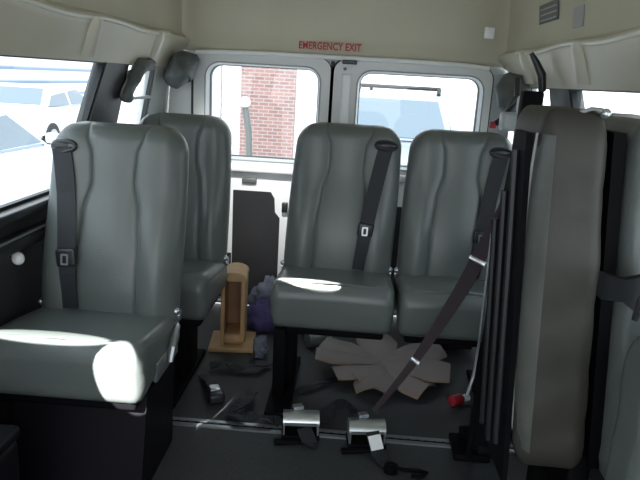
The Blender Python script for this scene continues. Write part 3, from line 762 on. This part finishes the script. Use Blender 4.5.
# dark box and silver foot at the lower left frame corner
t = thing('console_box', 'dark plum plastic box at the lower left, in front of the large seat', 'box', (-0.875, 1.20, 0))
bm = bmesh.new(); add_box(bm, (0, 0, 0.16), (0.22, 0.30, 0.32), bev=0.02); obj('box_body', bm, BOXM, t, True)
bm = bmesh.new(); add_box(bm, (0, 0, 0.33), (0.225, 0.31, 0.035), bev=0.012); obj('box_lid', bm, BOXM, t, True)
t = thing('chrome_bracket', 'small chrome bracket glinting on the floor under the large seat', 'bracket', (-0.79, 1.40, 0))
bm = bmesh.new(); add_prism(bm, [(-0.03, 0.0), (0.03, 0.0), (0.012, 0.10), (-0.006, 0.13), (-0.016, 0.10)], 'x', -0.012, 0.012); obj('bracket_plate', bm, STEEL, t, True)
bm = bmesh.new(); add_ball(bm, (0, -0.028, 0.05), 0.014, 1.2, .7, 1.4); obj('bolt', bm, CHROME, t, True)

# stickers and clips on the roof
t = thing('warning_sticker', 'grey sticker with pale lines high on the right roof side', 'sticker', (0, 0, 0))
def side_pt(y, z):
    for (x0, z0), (x1, z1) in zip(prof0, prof0[1:]):
        if z0 <= z <= z1: return CX + x0 + (x1 - x0) * (z - z0) / (z1 - z0)
prof0 = [p for p in prof if p[1] >= 1.357]
def side_quad(bm, y0, y1, z0, z1, off_=0.004):
    pts = [(side_pt(y0, z0) - off_, y0, z0), (side_pt(y1, z0) - off_, y1, z0), (side_pt(y1, z1) - off_, y1, z1), (side_pt(y0, z1) - off_, y0, z1)]
    q = [V(*p) for p in pts]; add_loft(bm, [q, [p + V(0.002, 0, 0) for p in q]])
bm = bmesh.new(); side_quad(bm, 2.47, 2.72, 1.455, 1.525); obj('sticker_sheet', bm, STICK, t)
bm = bmesh.new()
for k in range(3): side_quad(bm, 2.49, 2.70, 1.464 + k * 0.02, 1.469 + k * 0.02, 0.006)
obj('sticker_lines', bm, STICKL, t)
bm = bmesh.new(); side_quad(bm, 2.20, 2.30, 1.41, 1.475); o = obj('pale_sticker', bm, STICKL, None); tag(o, 'small pale lilac sticker on the right roof side beside grey sticker', 'sticker')
bm = bmesh.new(); add_box(bm, (0.56, 3.03, 1.44), (0.045, 0.02, 0.05), bev=0.006); o = obj('roof_clip', bm, WHITEP, None, True); tag(o, 'white square clip on the roof corner above the right rear door', 'clip')

# ------------------------------------------------------------------ outside
GZ = -0.70
def make_car(name, label, loc, rot, paint, suv=False, group=None):
    t = thing(name, label, 'car', loc, rot, group)      # nose toward -Y, length along Y
    if suv:
        side = [(-2.25, 0.45), (-2.28, 0.75), (-2.2, 1.0), (-1.2, 1.12), (2.2, 1.15), (2.25, 0.8), (2.2, 0.4)]; roof = [(-1.2, 1.10), (-0.55, 1.74), (1.9, 1.76), (2.2, 1.12)]; hwid = 0.92
    else:
        side = [(-2.2, 0.35), (-2.25, 0.6), (-2.1, 0.78), (-1.0, 0.95), (1.5, 0.98), (2.2, 0.95), (2.25, 0.6), (2.2, 0.35)]; roof = [(-1.05, 0.93), (-0.25, 1.40), (0.95, 1.42), (1.7, 0.96)]; hwid = 0.86
    bm = bmesh.new(); add_loft(bm, [[V(x * k, y, z + (1 - k) * 0.0) for y, z in side] for x, k in ((-hwid, 1.0), (hwid, 1.0))])
    es = bm.edges[:]; bmesh.ops.bevel(bm, geom=es, offset=0.07, segments=3, affect='EDGES')
    obj('body', bm, paint, t, True, 50)
    bm = bmesh.new(); n = len(roof)
    lo = [V(s * (hwid - 0.06 - (0.16 if 0 < i < n - 1 else 0)), y, z) for s in (-1,) for i, (y, z) in enumerate(roof)]
    hi = [V(-p.x, p.y, p.z) for p in lo]
    add_loft(bm, [lo, hi]); bmesh.ops.bevel(bm, geom=bm.edges[:], offset=0.05, segments=2, affect='EDGES'); obj('cabin', bm, paint, t, True, 50)
    # windscreen, rear window, side windows
    def pane(nm, q):
        bm = bmesh.new(); n_ = (q[1] - q[0]).cross(q[3] - q[0]).normalized(); add_loft(bm, [[p - n_ * 0.012 for p in q], [p + n_ * 0.012 for p in q]]); obj(nm, bm, CARGL, t)
    (ya, za), (yb, zb), (yc, zc), (yd, zd) = roof
    wb, wt = hwid - 0.14, hwid - 0.32
    L = lambda a, b, s: a + (b - a) * s
    pane('windscreen', [V(-wb, L(ya, yb, .1), L(za, zb, .1)), V(wb, L(ya, yb, .1), L(za, zb, .1)), V(wt, L(ya, yb, .88), L(za, zb, .88)), V(-wt, L(ya, yb, .88), L(za, zb, .88))])
    pane('rear_window', [V(-wb, L(yd, yc, .15), L(zd, zc, .15)), V(wb, L(yd, yc, .15), L(zd, zc, .15)), V(wt, L(yd, yc, .85), L(zd, zc, .85)), V(-wt, L(yd, yc, .85), L(zd, zc, .85))])
    for s in (-1, 1):
        xb, xt = s * (hwid - 0.075), s * (hwid - 0.21)
        m0, m1 = L(yb, yc, .42), L(yb, yc, .50)
        zlo, zhi = L(za, zb, .14), L(za, zb, .86)
        pane('side_window', [V(xb, L(ya, yb, .34), zlo), V(xb, m0, zlo), V(xt, m0, zhi), V(xt, L(ya, yb, .98), zhi)])
        pane('side_window', [V(xb, m1, zlo), V(xb, L(yd, yc, .45), zlo), V(xt, L(yd, yc, 1.0), zhi), V(xt, m1, zhi)])
        for y in (-1.4, 1.4):
            bm = bmesh.new(); add_cyl(bm, (s * (hwid - 0.09), y, 0.33), 0.33, 0.22, ry(PI / 2), 24); w = obj('wheel', bm, TYRE, t, True, 40)
            bm = bmesh.new(); add_cyl(bm, (s * (hwid + 0.02), y, 0.33), 0.2, 0.03, ry(PI / 2), 20); obj('hub_cap', bm, STEEL, w, True, 40)
        bm = bmesh.new(); add_box(bm, (s * (hwid - 0.2), side[1][0] + 0.02, 0.78 if suv else 0.62), (0.26, 0.08, 0.14), bev=0.02); obj('headlamp', bm, LAMPM, t, True)
        bm = bmesh.new(); add_box(bm, (s * (hwid + 0.07), L(ya, yb, .35), zlo + 0.06), (0.16, 0.08, 0.12), bev=0.03); obj('wing_mirror', bm, paint, t, True)
    if suv:
        bm = bmesh.new()
        for s in (-1, 1): add_tube(bm, [(s * 0.6, -0.3, 1.76), (s * 0.6, -0.2, 1.84), (s * 0.6, 1.5, 1.84), (s * 0.6, 1.6, 1.76)], 0.03, 8)
        add_tube(bm, [(-0.6, 0.0, 1.84), (0.6, 0.0, 1.84)], 0.03, 8); obj('roof_rack', bm, TYRE, t, True)
    bm = bmesh.new(); add_box(bm, (0, side[1][0] - 0.0, 0.72 if suv else 0.58), (0.7, 0.06, 0.14), bev=0.02); obj('grille', bm, TYRE, t, True)
    return t
make_car('parked_car', 'white saloon car seen farther off through the left side window', (-7.4, 15.0, GZ), PI, CARW)
make_car('parked_car', 'pale car whose windscreen shows low in the left side window', (-4.45, 6.55, GZ), PI, CARG)
make_car('parked_car', 'pale blue sport utility car facing the right rear door window', (0.62, 10.2, GZ), -0.12, CARS, True)
bm = bmesh.new(); add_box(bm, (-19, 18, 2.2), (0.4, 60, 5.8)); o = obj('warehouse', bm, SIDE); tag(o, 'long pale building with horizontal siding beyond the parked cars', 'building')
t = thing('brick_building', 'brick pier with white siding beside it, seen through the left rear window', 'building', (-2, 14.0, GZ))
bm = bmesh.new(); add_box(bm, (0.08, 0, 2.5), (1.15, 0.5, 5.0)); obj('brick_pier', bm, BRICK, t)
bm = bmesh.new(); add_box(bm, (-0.72, 0.1, 2.5), (0.44, 0.3, 5.0)); obj('siding_panel', bm, SIDE2, t)
bm = bmesh.new(); add_box(bm, (-1.12, 0.1, 2.5), (0.34, 0.4, 5.0)); obj('grey_panel', bm, STICKL, t)
bm = bmesh.new(); add_box(bm, (2.2, 0.15, 2.5), (3.1, 0.3, 5.0)); obj('white_wall', bm, WHITEP, t)
t = thing('standpipe', 'grey post with a round white head in front of the brick pier', 'post', (-1.98, 11.6, GZ))
bm = bmesh.new(); add_tube(bm, [(0.08, 0, 0), (0.04, 0, 0.9), (-0.04, 0, 1.35)], 0.06, 10); obj('post', bm, STICK, t, True)
bm = bmesh.new(); add_ball(bm, (-0.04, -0.02, 1.42), 0.10); obj('post_head', bm, WHITEP, t, True)

# ------------------------------------------------------------------ camera and light
cam_d = bpy.data.cameras.new('camera'); cam = bpy.data.objects.new('camera', cam_d); C.objects.link(cam); sc.camera = cam
cam_d.sensor_width = 36; cam_d.lens = 36.0; cam_d.clip_start = 0.02
r = math.radians(3.3)
fwd = V(360 - 320, 81 - 240, 640).normalized(); hx = V(math.cos(r), math.sin(r), 0)
dn = fwd.cross(hx).normalized(); xx = dn.cross(fwd)
# world axes in camera (right, down, forward) space are xx, fwd, -dn
Rw = Matrix((xx, fwd, -dn))          # world = Rw @ (right, down, fwd)
right, down, fw = Rw @ V(1, 0, 0), Rw @ V(0, 1, 0), Rw @ V(0, 0, 1)
M = Matrix((right, -down, -fw)).transposed().to_4x4(); M.translation = V(0, 0, 1.2)
cam.matrix_world = M

w = bpy.data.worlds.new('world'); sc.world = w; w.use_nodes = True
nt = w.node_tree; bg = nt.nodes['Background']
tc = nt.nodes.new('ShaderNodeTexCoord'); sx = nt.nodes.new('ShaderNodeSeparateXYZ'); rp = nt.nodes.new('ShaderNodeValToRGB')
nt.links.new(tc.outputs['Generated'], sx.inputs[0]); nt.links.new(sx.outputs['Z'], rp.inputs['Fac'])
rp.color_ramp.elements[0].color = (0.9, 0.93, 0.96, 1); rp.color_ramp.elements[1].color = (0.75, 0.87, 1.0, 1)
nt.links.new(rp.outputs['Color'], bg.inputs['Color']); bg.inputs['Strength'].default_value = 2.3
def light(name, kind, loc, target, energy, col=(1, 1, 1), **kw):
    d = bpy.data.lights.new(name, kind); d.energy = energy; d.color = col
    for k, v in kw.items(): setattr(d, k, v)
    o = bpy.data.objects.new(name, d); C.objects.link(o); o.location = loc
    o.rotation_euler = (Vector(target) - Vector(loc)).to_track_quat('-Z', 'Y').to_euler(); return o
light('sun', 'SUN', (0.6, -4, 8), (0, 1.2, 0), 4.0, (1, 0.97, 0.92), angle=0.01)
# added spot lamps inside the van imitating sun on seats and rear door
light('sun_standin_spot', 'SPOT', (-0.80, 0.10, 1.30), (-0.588, 1.525, 0.412), 1300, (1, 0.98, 0.95), spot_size=math.radians(5.6), spot_blend=0.08, shadow_soft_size=0.004).scale = (0.72, 1.08, 1)
o = light('sun_standin_spot', 'SPOT', (-0.80, 0.30, 1.55), (-0.79, 1.55, 0.494), 900, (1, 0.98, 0.95), spot_size=math.radians(12.5), spot_blend=0.15, shadow_soft_size=0.004)
o.scale = (1.0, 0.13, 1)
o = light('sun_standin_spot', 'SPOT', (-0.15, 2.10, 1.78), (-0.135, 2.195, 0.492), 760, (1, 0.98, 0.95), spot_size=math.radians(10.5), spot_blend=0.15, shadow_soft_size=0.006)
o.scale = (1.0, 0.25, 1)
light('sun_standin_spot', 'SPOT', (-0.35, 2.2, 1.74), (-0.52, 3.17, 0.72), 85, (1, 0.99, 0.96), spot_size=math.radians(36), spot_blend=0.8, shadow_soft_size=0.04)

sc.view_settings.view_transform = 'Standard'; sc.view_settings.look = 'None'; sc.view_settings.exposure = 0.4
sc.cycles.use_denoising = True
sc.cycles.max_bounces = 8; sc.cycles.transparent_max_bounces = 12

GROUPS = {'passenger_seat': 'grey vinyl passenger seats', 'folded_seat': 'fold-away seats stowed upright on the right', 'parked_car': 'parked cars outside the van',
          'retractor_cover': 'grey covers along the left roof edge', 'crumpled_cloth': 'crumpled cloths on the floor at the back'}
for o in sc.objects:
    if o.parent is None and o.name.split('.')[0] in GROUPS: o['group'] = GROUPS[o.name.split('.')[0]]
